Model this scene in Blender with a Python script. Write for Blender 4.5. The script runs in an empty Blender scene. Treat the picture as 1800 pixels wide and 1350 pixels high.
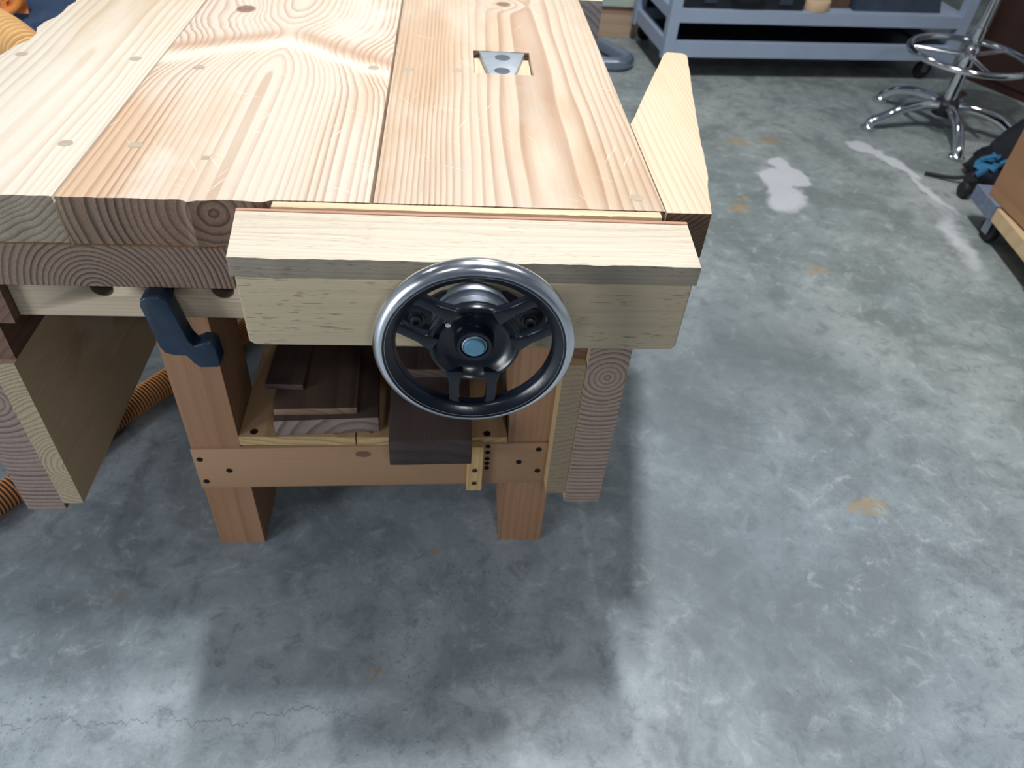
import bpy, bmesh, math, random
from mathutils import Vector, Matrix
random.seed(7)
S = bpy.context.scene
COL = S.collection
PI = math.pi

# ------------------------------------------------------------------ camera
cam = bpy.data.cameras.new('camera')
cam.sensor_width = 36.0
cam.lens = 26.552
cam.clip_start = 0.05
cam.clip_end = 60
cam.dof.use_dof = True
cam.dof.focus_distance = 1.12
cam.dof.aperture_fstop = 5.2
co = bpy.data.objects.new('camera', cam)
COL.objects.link(co)
Rr = Vector((0.9960373, -0.05976967, 0.06585812))
Dn = Vector((0.00818865, -0.67572929, -0.73710439))
Fw = Vector((0.08855875, 0.73472275, -0.67256214))
mw = Matrix(((Rr.x, -Dn.x, -Fw.x, 0.0), (Rr.y, -Dn.y, -Fw.y, -0.994), (Rr.z, -Dn.z, -Fw.z, 1.44), (0, 0, 0, 1)))
co.matrix_world = mw
S.camera = co

# ------------------------------------------------------------------ view, world, lamps
S.view_settings.view_transform = 'Standard'
S.view_settings.look = 'None'
S.view_settings.gamma = 1.0
S.view_settings.use_curve_mapping = False
S.view_settings.exposure = 0.0
w = bpy.data.worlds.new('world')
S.world = w
w.use_nodes = True
w.node_tree.nodes['Background'].inputs[0].default_value = (0.62, 0.74, 0.95, 1)
w.node_tree.nodes['Background'].inputs[1].default_value = 0.13


def lamp(name, loc, sx, sy, power, color, target=None):
    d = bpy.data.lights.new(name, 'AREA')
    d.shape = 'RECTANGLE'
    d.size, d.size_y = sx, sy
    d.energy = power
    d.color = color
    o = bpy.data.objects.new(name, d)
    COL.objects.link(o)
    o.location = loc
    if target:
        o.rotation_euler = (Vector(target) - Vector(loc)).to_track_quat('-Z', 'Y').to_euler()
    return o


COOL = (0.98, 0.98, 1.0)
WARM = (1.0, 0.96, 0.90)
lamp('ceiling_light_overhead', (0.36, 0.50, 4.0), 0.12, 0.22, 64, COOL)
lamp('ceiling_light_behind', (0.34, 0.98, 4.0), 0.12, 0.22, 80, COOL)
lamp('ceiling_light_right', (2.30, 0.8, 4.0), 0.25, 0.6, 20, WARM)
lamp('ceiling_light_left', (-2.7, 1.6, 4.0), 0.3, 1.0, 14, COOL)
lamp('fill_light_left_front', (-3.7, -2.4, 1.2), 1.4, 2.0, 105, (0.92, 0.96, 1.0), (-0.6, 0.2, 0.4))  # added fill from the left front, no doorway there; brightens under the bench
lamp('ceiling_light_far', (0.8, 4.3, 4.0), 1.2, 0.3, 22, WARM)
lamp('ceiling_light_near', (-1.5, -2.2, 4.0), 0.5, 0.3, 14, COOL)
lamp('ceiling_light_entry', (0.9, -4.2, 4.0), 0.5, 0.5, 56, COOL)


# ------------------------------------------------------------------ node helpers
class NT:
    def __init__(self, name):
        self.m = bpy.data.materials.new(name)
        self.m.use_nodes = True
        self.t = self.m.node_tree
        self.b = self.t.nodes['Principled BSDF']

    def n(self, kind, **kw):
        x = self.t.nodes.new(kind)
        for k, v in kw.items():
            setattr(x, k, v)
        return x

    def put(self, sock, v):
        if isinstance(v, bpy.types.NodeSocket):
            self.t.links.new(v, sock)
        elif isinstance(v, (tuple, list)) and len(v) == 3 and len(sock.default_value) == 4:
            sock.default_value = (*v, 1)
        else:
            sock.default_value = v

    def math(self, op, a, b=None, c=None, clamp=False):
        x = self.n('ShaderNodeMath', operation=op)
        x.use_clamp = clamp
        self.put(x.inputs[0], a)
        if b is not None:
            self.put(x.inputs[1], b)
        if c is not None:
            self.put(x.inputs[2], c)
        return x.outputs[0]

    def vm(self, op, a, b=None):
        x = self.n('ShaderNodeVectorMath', operation=op)
        self.put(x.inputs[0], a)
        if b is not None:
            self.put(x.inputs[1], b)
        return x.outputs['Value'] if op in ('LENGTH', 'DISTANCE', 'DOT_PRODUCT') else x.outputs[0]

    def mix(self, f, a, b, mode='MIX'):
        x = self.n('ShaderNodeMix', data_type='RGBA', blend_type=mode)
        self.put(x.inputs[0], f)
        self.put(x.inputs[6], a)
        self.put(x.inputs[7], b)
        return x.outputs[2]

    def noise(self, vec, scale, detail=3.0, rough=0.55, dist=0.0, color=False):
        x = self.n('ShaderNodeTexNoise')
        self.put(x.inputs['Vector'], vec)
        x.inputs['Scale'].default_value = scale
        x.inputs['Detail'].default_value = detail
        x.inputs['Roughness'].default_value = rough
        x.inputs['Distortion'].default_value = dist
        return x.outputs[1 if color else 0]

    def sstep(self, v, a, b, lo=0.0, hi=1.0):
        x = self.n('ShaderNodeMapRange', interpolation_type='SMOOTHSTEP')
        self.put(x.inputs[0], v)
        for i, q in zip((1, 2, 3, 4), (a, b, lo, hi)):
            x.inputs[i].default_value = q
        return x.outputs[0]

    def ramp(self, v, stops):
        x = self.n('ShaderNodeValToRGB')
        self.put(x.inputs[0], v)
        e = x.color_ramp.elements
        while len(e) > 1:
            e.remove(e[-1])
        e[0].position, e[0].color = stops[0][0], (*stops[0][1], 1)
        for p, c in stops[1:]:
            q = e.new(p)
            q.color = (*c, 1)
        return x.outputs[0]

    def coord(self):
        return self.n('ShaderNodeTexCoord')

    def sep(self, v):
        x = self.n('ShaderNodeSeparateXYZ')
        self.put(x.inputs[0], v)
        return x.outputs

    def comb(self, x, y, z):
        c = self.n('ShaderNodeCombineXYZ')
        for i, q in enumerate((x, y, z)):
            self.put(c.inputs[i], q)
        return c.outputs[0]

    def bump(self, h, strength, dist):
        x = self.n('ShaderNodeBump')
        x.inputs['Strength'].default_value = strength
        x.inputs['Distance'].default_value = dist
        self.put(x.inputs['Height'], h)
        self.t.links.new(x.outputs[0], self.b.inputs['Normal'])

    def fin(self, color=None, rough=0.5, metal=0.0, spec=0.5):
        if color is not None:
            self.put(self.b.inputs['Base Color'], color)
        self.put(self.b.inputs['Roughness'], rough)
        self.b.inputs['Metallic'].default_value = metal
        self.b.inputs['Specular IOR Level'].default_value = spec
        return self.m


def wood(name, light, dark, end_light=None, end_dark=None, axis='y', pith=(0, 0), freq=120.0, wob=0.012,
         late=0.8, patch=None, patch_amt=0.3, knots=(), spikes=None, rough=0.55, pores=None, seed=0.0, fib=0.25,
         bump=0.3, worn=None, pscale=3.0, scratch=None, dirt=None, kside=False):
    """solid wood: rings round a pith that runs along the axis; end grain shows where the face looks along the axis"""
    T = NT(name)
    tc = T.coord()
    o = tc.outputs['Object']
    s = T.sep(o)
    L, A, B = {'x': (s[0], s[1], s[2]), 'y': (s[1], s[0], s[2]), 'z': (s[2], s[0], s[1])}[axis]
    nrm = T.sep(tc.outputs['Normal'])
    nL = T.math('ABSOLUTE', {'x': nrm[0], 'y': nrm[1], 'z': nrm[2]}[axis])
    end = T.sstep(nL, 0.6, 0.85)
    along = T.comb(T.math('MULTIPLY_ADD', L, 0.9, seed), T.math('MULTIPLY', A, 6.0), T.math('MULTIPLY', B, 6.0))
    n1 = T.noise(along, 1.0, 2.0, 0.5, color=True)
    n1s = T.sep(n1)
    da = T.math('MULTIPLY', T.math('SUBTRACT', n1s[0], 0.5), wob * 4)
    db = T.math('MULTIPLY', T.math('SUBTRACT', n1s[1], 0.5), wob * 4)
    a = T.math('ADD', T.math('SUBTRACT', A, pith[0]), da)
    b = T.math('ADD', T.math('SUBTRACT', B, pith[1]), db)
    r = T.math('SQRT', T.math('ADD', T.math('MULTIPLY', a, a), T.math('MULTIPLY', b, b)))
    spike_col = None
    if spikes:
        xc, yc, slope_l, slope_r, wd = spikes
        dx = T.math('SUBTRACT', A, xc)
        left = T.math('LESS_THAN', dx, 0.0)
        sl = T.math('MULTIPLY_ADD', left, slope_l - slope_r, slope_r)
        v = T.math('ADD', T.math('SUBTRACT', L, yc), T.math('MULTIPLY', T.math('ABSOLUTE', dx), sl))
        v = T.math('ADD', v, T.math('MULTIPLY', T.math('SUBTRACT', T.noise(o, 14, 3), 0.5), 0.05))
        g = T.math('EXPONENT', T.math('MULTIPLY', T.math('MULTIPLY', v, v), -1 / (wd * 2.2) ** 2))
        r = T.math('ADD', r, T.math('MULTIPLY', g, 0.05))
        g2 = T.math('EXPONENT', T.math('MULTIPLY', T.math('MULTIPLY', v, v), -1 / (wd * 0.55) ** 2))
        fal = T.sstep(T.math('ABSOLUTE', dx), 0.0, 0.05, 0.35, 1.0)
        spike_col = T.math('MULTIPLY', g2, fal)
        v2 = T.math('ADD', v, wd * 1.15)
        g3 = T.math('EXPONENT', T.math('MULTIPLY', T.math('MULTIPLY', v2, v2), -1 / (wd * 0.45) ** 2))
    kmask = None
    for (ka, kl, ra, rl) in knots:
        ua = T.math('DIVIDE', T.math('SUBTRACT', B if kside else A, ka), ra)
        ul = T.math('DIVIDE', T.math('SUBTRACT', L, kl), rl)
        dd = T.math('SQRT', T.math('ADD', T.math('MULTIPLY', ua, ua), T.math('MULTIPLY', ul, ul)))
        g = T.math('EXPONENT', T.math('MULTIPLY', T.math('MULTIPLY', dd, dd), -0.25))
        r = T.math('ADD', r, T.math('MULTIPLY', g, 0.022))
        k = T.sstep(dd, 0.75, 1.1, 1.0, 0.0)
        kmask = k if kmask is None else T.math('MAXIMUM', kmask, k)
    # ring widths vary with the radius
    rv = T.math('ADD', r, T.math('MULTIPLY', T.noise(T.comb(T.math('MULTIPLY', r, 14.0), seed, 0.0), 1.0, 1.0), 0.03))
    f = T.math('FRACT', T.math('MULTIPLY', rv, freq))
    band = T.ramp(f, [(0.0, (0.05,) * 3), (0.45, (0.2,) * 3), (0.82, (1,) * 3), (0.92, (1,) * 3), (1.0, (0.05,) * 3)])
    strong = T.sstep(T.noise(T.comb(T.math('MULTIPLY', r, 22.0), T.math('MULTIPLY', L, 0.7), seed), 1.0, 2.0), 0.3, 0.65, 0.3, 1.0)
    lt = T.math('MULTIPLY', T.math('MULTIPLY', band, strong), late)
    fiber = T.noise(T.comb(T.math('MULTIPLY', L, 5.0), T.math('MULTIPLY', A, 420.0), T.math('MULTIPLY', B, 420.0)), 1.0, 2.0)
    c = T.mix(lt, light, dark)
    if patch:
        pm = T.sstep(T.noise(T.comb(T.math('MULTIPLY_ADD', L, pscale * 0.45, seed * 2), T.math('MULTIPLY', A, pscale * 1.6), T.math('MULTIPLY', B, pscale)), 1.0, 4.0), 0.45, 0.68)
        c = T.mix(T.math('MULTIPLY', pm, patch_amt), c, patch, 'MULTIPLY')
    if worn:
        wm = T.sstep(T.noise(T.comb(T.math('MULTIPLY_ADD', L, 2.2, seed * 3 + 4), T.math('MULTIPLY', A, 4.0), T.math('MULTIPLY', B, 4.0)), 1.0, 4.0, 0.6), 0.52, 0.62)
        c = T.mix(T.math('MULTIPLY', wm, 0.55), c, worn)
    if dirt:
        dm = T.math('MULTIPLY', T.sstep(T.noise(T.comb(T.math('MULTIPLY_ADD', L, 3.0, seed), T.math('MULTIPLY', A, 5.0), 0.0), 1.0, 5, 0.65), 0.52, 0.66),
                    T.sstep(T.noise(o, 45, 4, 0.7), 0.35, 0.6))
        c = T.mix(T.math('MULTIPLY', dm, 0.5), c, dirt)
    if scratch:
        sm = None
        for (ang, sh) in ((0.5, 0.0), (-0.35, 7.0), (1.1, 3.0)):
            ca, sa = math.cos(ang), math.sin(ang)
            u = T.math('ADD', T.math('MULTIPLY', A, ca), T.math('MULTIPLY', L, sa))
            v = T.math('SUBTRACT', T.math('MULTIPLY', L, ca), T.math('MULTIPLY', A, sa))
            q = T.sstep(T.noise(T.comb(T.math('MULTIPLY', u, 260.0), T.math('MULTIPLY_ADD', v, 9.0, sh), 0.0), 1.0, 0.0), 0.80, 0.84)
            sm = q if sm is None else T.math('MAXIMUM', sm, q)
        c = T.mix(T.math('MULTIPLY', sm, 0.55), c, scratch)
    if pores:
        pn = T.noise(T.comb(T.math('MULTIPLY', L, 40.0), T.math('MULTIPLY', A, 520.0), T.math('MULTIPLY', B, 520.0)), 1.0, 1.0)
        pm = T.sstep(pn, 0.62, 0.69)
        big = T.sstep(T.noise(T.comb(T.math('MULTIPLY', L, 4.0), T.math('MULTIPLY', A, 30.0), T.math('MULTIPLY', B, 30.0)), 1.0, 2.0), 0.38, 0.52)
        c = T.mix(T.math('MULTIPLY', T.math('MULTIPLY', pm, big), 0.65), c, pores)
    c = T.mix(fib, c, T.mix(fiber, (0.45, 0.42, 0.38), (1.25, 1.25, 1.25)), 'MULTIPLY')
    if spike_col is not None:
        c = T.mix(T.math('MULTIPLY', spike_col, 0.62), c, (0.46, 0.27, 0.16))
        c = T.mix(T.math('MULTIPLY', g3, 0.7), c, (0.88, 0.78, 0.62))
    if kmask is not None:
        kn = T.noise(o, 60, 2)
        c = T.mix(T.math('MULTIPLY', kmask, 0.85), c, T.mix(kn, (0.10, 0.045, 0.03), (0.32, 0.17, 0.10)))
    h = T.math('MULTIPLY_ADD', lt, -0.6, T.math('MULTIPLY', fiber, 0.6))
    if end_light:
        sp = T.noise(o, 230, 3, 0.7)
        sp2 = T.noise(T.comb(T.math('MULTIPLY', A, 40.0), T.math('MULTIPLY', B, 130.0), 0.0), 1.0, 3)
        ec = T.mix(T.math('MULTIPLY', band, T.math('MULTIPLY_ADD', strong, 0.5, 0.45)), end_light, end_dark)
        ec = T.mix(0.55, ec, T.mix(sp, (0.35, 0.35, 0.36), (1.5, 1.48, 1.45)), 'MULTIPLY')
        ec = T.mix(0.3, ec, T.mix(sp2, (0.4, 0.4, 0.4), (1.4, 1.4, 1.4)), 'MULTIPLY')
        c = T.mix(end, c, ec)
        h = T.math('ADD', h, T.math('MULTIPLY', T.math('MULTIPLY', sp, end), 1.5))
    T.bump(h, bump, 0.002)
    return T.fin(c, rough, 0.0, 0.35)


def plain(name, color, rough=0.5, metal=0.0, spec=0.5, var=0.12, scale=20.0, bump=0.0, bscale=200.0):
    T = NT(name)
    o = T.coord().outputs['Object']
    n = T.noise(o, scale, 4)
    lo = tuple(v * (1 - var * 2) for v in color)
    hi = tuple(min(1, v * (1 + var * 2)) for v in color)
    c = T.mix(n, lo, hi)
    if bump:
        T.bump(T.noise(o, bscale, 2), bump, 0.001)
    return T.fin(c, T.math('MULTIPLY_ADD', n, 0.12, rough - 0.06), metal, spec)


# ------------------------------------------------------------------ materials
M = {}
PINE_L, PINE_D = (0.84, 0.66, 0.44), (0.60, 0.36, 0.18)
END_L, END_D = (0.25, 0.165, 0.115), (0.045, 0.028, 0.022)
M['top_left'] = wood('pale_pine', (0.74, 0.68, 0.575), (0.58, 0.46, 0.32), (0.34, 0.29, 0.22), (0.15, 0.125, 0.095),
                     pith=(-0.70, 1.02), freq=105, wob=0.016, late=0.7, patch=(0.86, 0.76, 0.62), patch_amt=0.6, seed=3.1, rough=0.6)
M['top_mid'] = wood('worn_fir', (0.72, 0.63, 0.51), (0.44, 0.28, 0.185), END_L, END_D, pith=(-0.335, 0.858), freq=78, wob=0.0035,
                    late=0.85, patch=(0.86, 0.66, 0.48), patch_amt=0.75, seed=1.7, worn=(0.75, 0.69, 0.59), scratch=(0.9, 0.82, 0.70),
                    spikes=(-0.33, 0.725, 0.55, 0.75, 0.055), knots=((-0.452, 0.86, 0.022, 0.028),), rough=0.58)
M['top_right'] = wood('amber_fir', (0.69, 0.57, 0.435), (0.42, 0.26, 0.165), END_L, END_D, pith=(0.17, 0.70), freq=130, wob=0.007,
                      late=0.75, patch=(0.84, 0.70, 0.56), patch_amt=0.7, seed=5.3, knots=((0.135, 0.995, 0.018, 0.02),), rough=0.5, pscale=4,
                      scratch=(0.88, 0.79, 0.66), dirt=(0.50, 0.44, 0.39))
M['lower'] = wood('dark_end_fir', (0.45, 0.30, 0.19), (0.26, 0.15, 0.09), (0.26, 0.18, 0.135), (0.034, 0.023, 0.022), pith=(-0.534, 0.716),
                  freq=118, wob=0.004, late=0.9, seed=2.2)
M['crochet'] = wood('warm_fir', (0.74, 0.60, 0.43), (0.56, 0.385, 0.235), (0.20, 0.125, 0.08), (0.06, 0.036, 0.024), pith=(0.25, 1.0), freq=150,
                    wob=0.006, late=0.7, seed=8.1, rough=0.55, patch=(0.88, 0.76, 0.6), patch_amt=0.4)
M['oak_top'] = wood('pale_oak', (0.70, 0.63, 0.505), (0.48, 0.38, 0.26), (0.4, 0.33, 0.24), (0.2, 0.16, 0.11), axis='x', pith=(0.1, 0.4), freq=210,
                    wob=0.012, late=0.55, pores=(0.46, 0.35, 0.23), seed=4.4, rough=0.6, fib=0.45)
M['oak_front'] = wood('dark_oak_face', (0.30, 0.27, 0.21), (0.20, 0.175, 0.13), axis='x', pith=(0.1, 0.4), freq=160,
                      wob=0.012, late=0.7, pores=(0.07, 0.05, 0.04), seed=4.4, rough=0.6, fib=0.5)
M['ash_block'] = wood('pored_hardwood', (0.47, 0.40, 0.275), (0.37, 0.30, 0.195), (0.4, 0.33, 0.24), (0.2, 0.16, 0.11), axis='x', pith=(0.3, 1.3), freq=40,
                      wob=0.015, late=0.4, pores=(0.15, 0.08, 0.05), seed=6.6, rough=0.5, fib=0.3)
M['liner'] = wood('jaw_liner_strip', (0.80, 0.64, 0.42), (0.62, 0.43, 0.25), axis='x', pith=(0.2, 1.2), freq=110, late=0.5, seed=9.4, bump=0.8)
M['cherry_liner'] = wood('pinkish_liner', (0.52, 0.30, 0.20), (0.38, 0.2, 0.13), axis='x', pith=(0.2, 1.2), freq=110, late=0.5, seed=9.9)
M['leg'] = wood('reddish_fir', (0.31, 0.175, 0.10), (0.21, 0.11, 0.058), axis='z', pith=(-0.30, 0.35), freq=70, wob=0.008, late=0.7, seed=1.1,
                patch=(0.8, 0.7, 0.6), patch_amt=0.4)
M['rail'] = wood('reddish_fir_rail', (0.33, 0.20, 0.115), (0.22, 0.125, 0.07), axis='x', pith=(-0.2, 0.25), freq=60, wob=0.01, late=0.6, seed=2.9,
                 knots=())
M['shelf'] = wood('shelf_pine', (0.46, 0.31, 0.175), (0.33, 0.20, 0.10), (0.5, 0.36, 0.17), (0.30, 0.20, 0.10), axis='y', pith=(-0.2, 0.9), freq=70, seed=7.7)
M['apron_in'] = wood('tan_board', (0.52, 0.40, 0.25), (0.42, 0.30, 0.17), (0.42, 0.35, 0.24), (0.24, 0.19, 0.125), axis='y', pith=(-0.69, 0.30), freq=105,
                     wob=0.02, late=0.6, seed=3.6, patch=(0.60, 0.48, 0.34), patch_amt=0.9, kside=True, knots=((0.375, 0.47, 0.024, 0.014),), worn=(0.58, 0.54, 0.47))
M['apron_in_r'] = wood('tan_board_right', (0.46, 0.34, 0.18), (0.36, 0.24, 0.12), (0.28, 0.22, 0.15), (0.20, 0.15, 0.10), axis='y', pith=(0.18, 0.9), freq=80,
                       wob=0.02, late=0.5, seed=4.6)
M['apron_out_r'] = wood('pink_end_board', (0.5, 0.36, 0.22), (0.33, 0.2, 0.11), (0.36, 0.27, 0.215), (0.12, 0.085, 0.075), axis='y', pith=(0.292, 0.545), freq=95,
                        wob=0.004, late=0.8, seed=5.1)
M['apron_out_l'] = wood('mauve_end_board', (0.20, 0.12, 0.085), (0.12, 0.07, 0.05), (0.31, 0.235, 0.20), (0.11, 0.08, 0.075), axis='y', pith=(-0.79, 0.475), freq=85,
                        wob=0.004, late=0.8, seed=5.9)
M['bearer'] = wood('dark_stained_bearer', (0.14, 0.075, 0.05), (0.08, 0.045, 0.03), (0.18, 0.10, 0.07), (0.1, 0.06, 0.045), axis='y', pith=(0, 0), freq=80, seed=0.7)
M['rack'] = wood('pale_rack_pine', (0.50, 0.42, 0.31), (0.38, 0.29, 0.19), axis='x', pith=(0.03, 0.85), freq=150, wob=0.01, late=0.5, seed=8.8,
                 patch=(0.75, 0.62, 0.48), patch_amt=0.8)
M['walnut'] = wood('dark_walnut', (0.062, 0.043, 0.036), (0.036, 0.025, 0.022), (0.13, 0.095, 0.08), (0.07, 0.05, 0.042), axis='y', pith=(0.02, -0.12), freq=70, seed=1.3)
M['walnut_red'] = wood('reddish_walnut', (0.075, 0.048, 0.036), (0.04, 0.026, 0.021), (0.23, 0.15, 0.10), (0.15, 0.09, 0.06), axis='y', pith=(0.02, -0.12), freq=50, seed=2.3)
M['walnut_pale'] = wood('walnut_with_pale_sapwood', (0.065, 0.045, 0.037), (0.04, 0.028, 0.023), (0.24, 0.19, 0.16), (0.09, 0.065, 0.055), axis='y', pith=(0.16, -0.07), freq=42, seed=3.3, wob=0.01)
M['walnut_block'] = wood('purplish_walnut', (0.070, 0.050, 0.047), (0.045, 0.032, 0.030), (0.050, 0.035, 0.034), (0.03, 0.022, 0.022), axis='y', pith=(0.02, -0.5), freq=40, seed=4.3, late=0.4)
M['cleat'] = wood('yellow_pine_cleat', (0.50, 0.34, 0.16), (0.38, 0.24, 0.10), axis='z', pith=(0.2, 0.2), freq=90, seed=6.1)
M['plug'] = wood('grey_dowel', (0.50, 0.42, 0.31), (0.40, 0.33, 0.24), axis='x', pith=(0, 0.1), freq=150, seed=0.3)
M['hole'] = plain('dark_hole', (0.012, 0.010, 0.010), 0.9, 0, 0.1)
M['hole_shade'] = plain('shaded_hole_lining', (0.13, 0.105, 0.08), 0.85, 0, 0.2)  # shade inside the rack holes, put into the colour of an added lining
M['screw'] = plain('blackened_screw', (0.018, 0.016, 0.016), 0.55, 0.0)
M['steel'] = plain('brushed_steel', (0.46, 0.52, 0.57), 0.42, 0.55, 0.5, 0.08, 60)
M['steel_dot'] = plain('dark_steel_rivet', (0.16, 0.19, 0.23), 0.4, 0.7)
M['chrome'] = plain('polished_chrome', (0.80, 0.82, 0.85), 0.11, 1.0, 0.5, 0.03, 30)
M['chrome_rim'] = plain('worn_chrome', (0.82, 0.84, 0.88), 0.21, 1.0, 0.5, 0.05, 50)
M['black_enamel'] = plain('black_enamel', (0.004, 0.007, 0.014), 0.24, 0.0, 0.6, 0.15, 40, 0.12, 160)
M['collar'] = plain('machined_steel', (0.30, 0.34, 0.40), 0.42, 0.9, 0.5, 0.08, 90)
M['cap'] = plain('blue_grey_cap', (0.13, 0.30, 0.42), 0.38, 0.35, 0.5, 0.15, 260)
M['navy'] = plain('navy_painted_iron', (0.004, 0.018, 0.042), 0.42, 0.0, 0.5, 0.25, 40, 0.25, 120)
M['shelf_steel'] = plain('blue_grey_paint', (0.36, 0.44, 0.57), 0.45, 0.1, 0.5, 0.04, 8)
M['black'] = plain('black_plastic', (0.012, 0.014, 0.019), 0.45, 0, 0.5, 0.2, 15)
M['black_cloth'] = plain('black_nylon', (0.009, 0.011, 0.016), 0.8, 0, 0.3, 0.3, 30, 0.5, 300)
M['bag_grey'] = plain('dark_slate_cloth', (0.035, 0.05, 0.075), 0.7, 0, 0.3, 0.2, 18, 0.4, 200)
M['bag_blue'] = plain('bright_blue_nylon', (0.03, 0.16, 0.30), 0.6, 0, 0.4, 0.2, 30)
M['beige'] = plain('beige_board', (0.62, 0.45, 0.29), 0.6, 0, 0.4, 0.08, 20)
M['brown'] = plain('brown_card', (0.10, 0.06, 0.04), 0.7, 0, 0.3)
M['maroon'] = plain('dark_red_brown', (0.040, 0.017, 0.013), 0.42, 0, 0.5, 0.3, 5)
M['ply'] = wood('plywood_face', (0.40, 0.22, 0.115), (0.30, 0.155, 0.08), axis='y', pith=(2.3, 0.5), freq=22, wob=0.03, late=0.5, seed=2.7, patch=(0.8, 0.7, 0.6), patch_amt=0.5)
M['bar'] = wood('blond_bar', (0.66, 0.49, 0.29), (0.54, 0.37, 0.2), axis='y', pith=(2, 0.3), freq=90, seed=2.1)
M['felt'] = plain('grey_blue_carpet', (0.17, 0.21, 0.28), 0.95, 0, 0.1, 0.25, 60, 0.8, 400)
M['rubber'] = plain('black_rubber', (0.012, 0.013, 0.016), 0.55, 0, 0.4)
M['tube'] = plain('grey_tube_paint', (0.27, 0.33, 0.42), 0.25, 0.7, 0.5, 0.05, 10)
M['hose'] = plain('orange_ribbed_plastic', (0.60, 0.25, 0.075), 0.5, 0, 0.4, 0.15, 14)
M['hose_pale'] = plain('pale_orange_plastic', (0.78, 0.47, 0.19), 0.45, 0, 0.4, 0.1, 10)
M['hose_dark'] = plain('dark_hose_groove', (0.05, 0.045, 0.04), 0.7, 0, 0.3)
M['orange'] = plain('orange_plastic', (0.80, 0.26, 0.045), 0.42, 0, 0.5, 0.08, 9)
M['orange_dark'] = plain('burnt_orange', (0.55, 0.18, 0.04), 0.55, 0, 0.4)
M['denim'] = plain('navy_canvas', (0.045, 0.075, 0.14), 0.85, 0, 0.2, 0.2, 12, 0.5, 300)
M['pale_green'] = plain('pale_green_board', (0.47, 0.55, 0.48), 0.5, 0, 0.4, 0.04, 6)
M['crate'] = wood('pink_pine', (0.56, 0.41, 0.29), (0.45, 0.31, 0.2), axis='x', pith=(3.6, 0.5), freq=60, seed=1.9)
M['crate_red'] = wood('red_pine', (0.46, 0.29, 0.19), (0.36, 0.21, 0.13), axis='x', pith=(3.6, 0.5), freq=60, seed=2.9)
M['chop'] = wood('grey_chop', (0.72, 0.62, 0.48), (0.55, 0.44, 0.32), (0.40, 0.37, 0.38), (0.20, 0.18, 0.20), axis='y', pith=(0.26, 0.66), freq=55, seed=3.9)
M['wall'] = plain('painted_wall', (0.42, 0.45, 0.48), 0.8, 0, 0.3, 0.03, 3)


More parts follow.
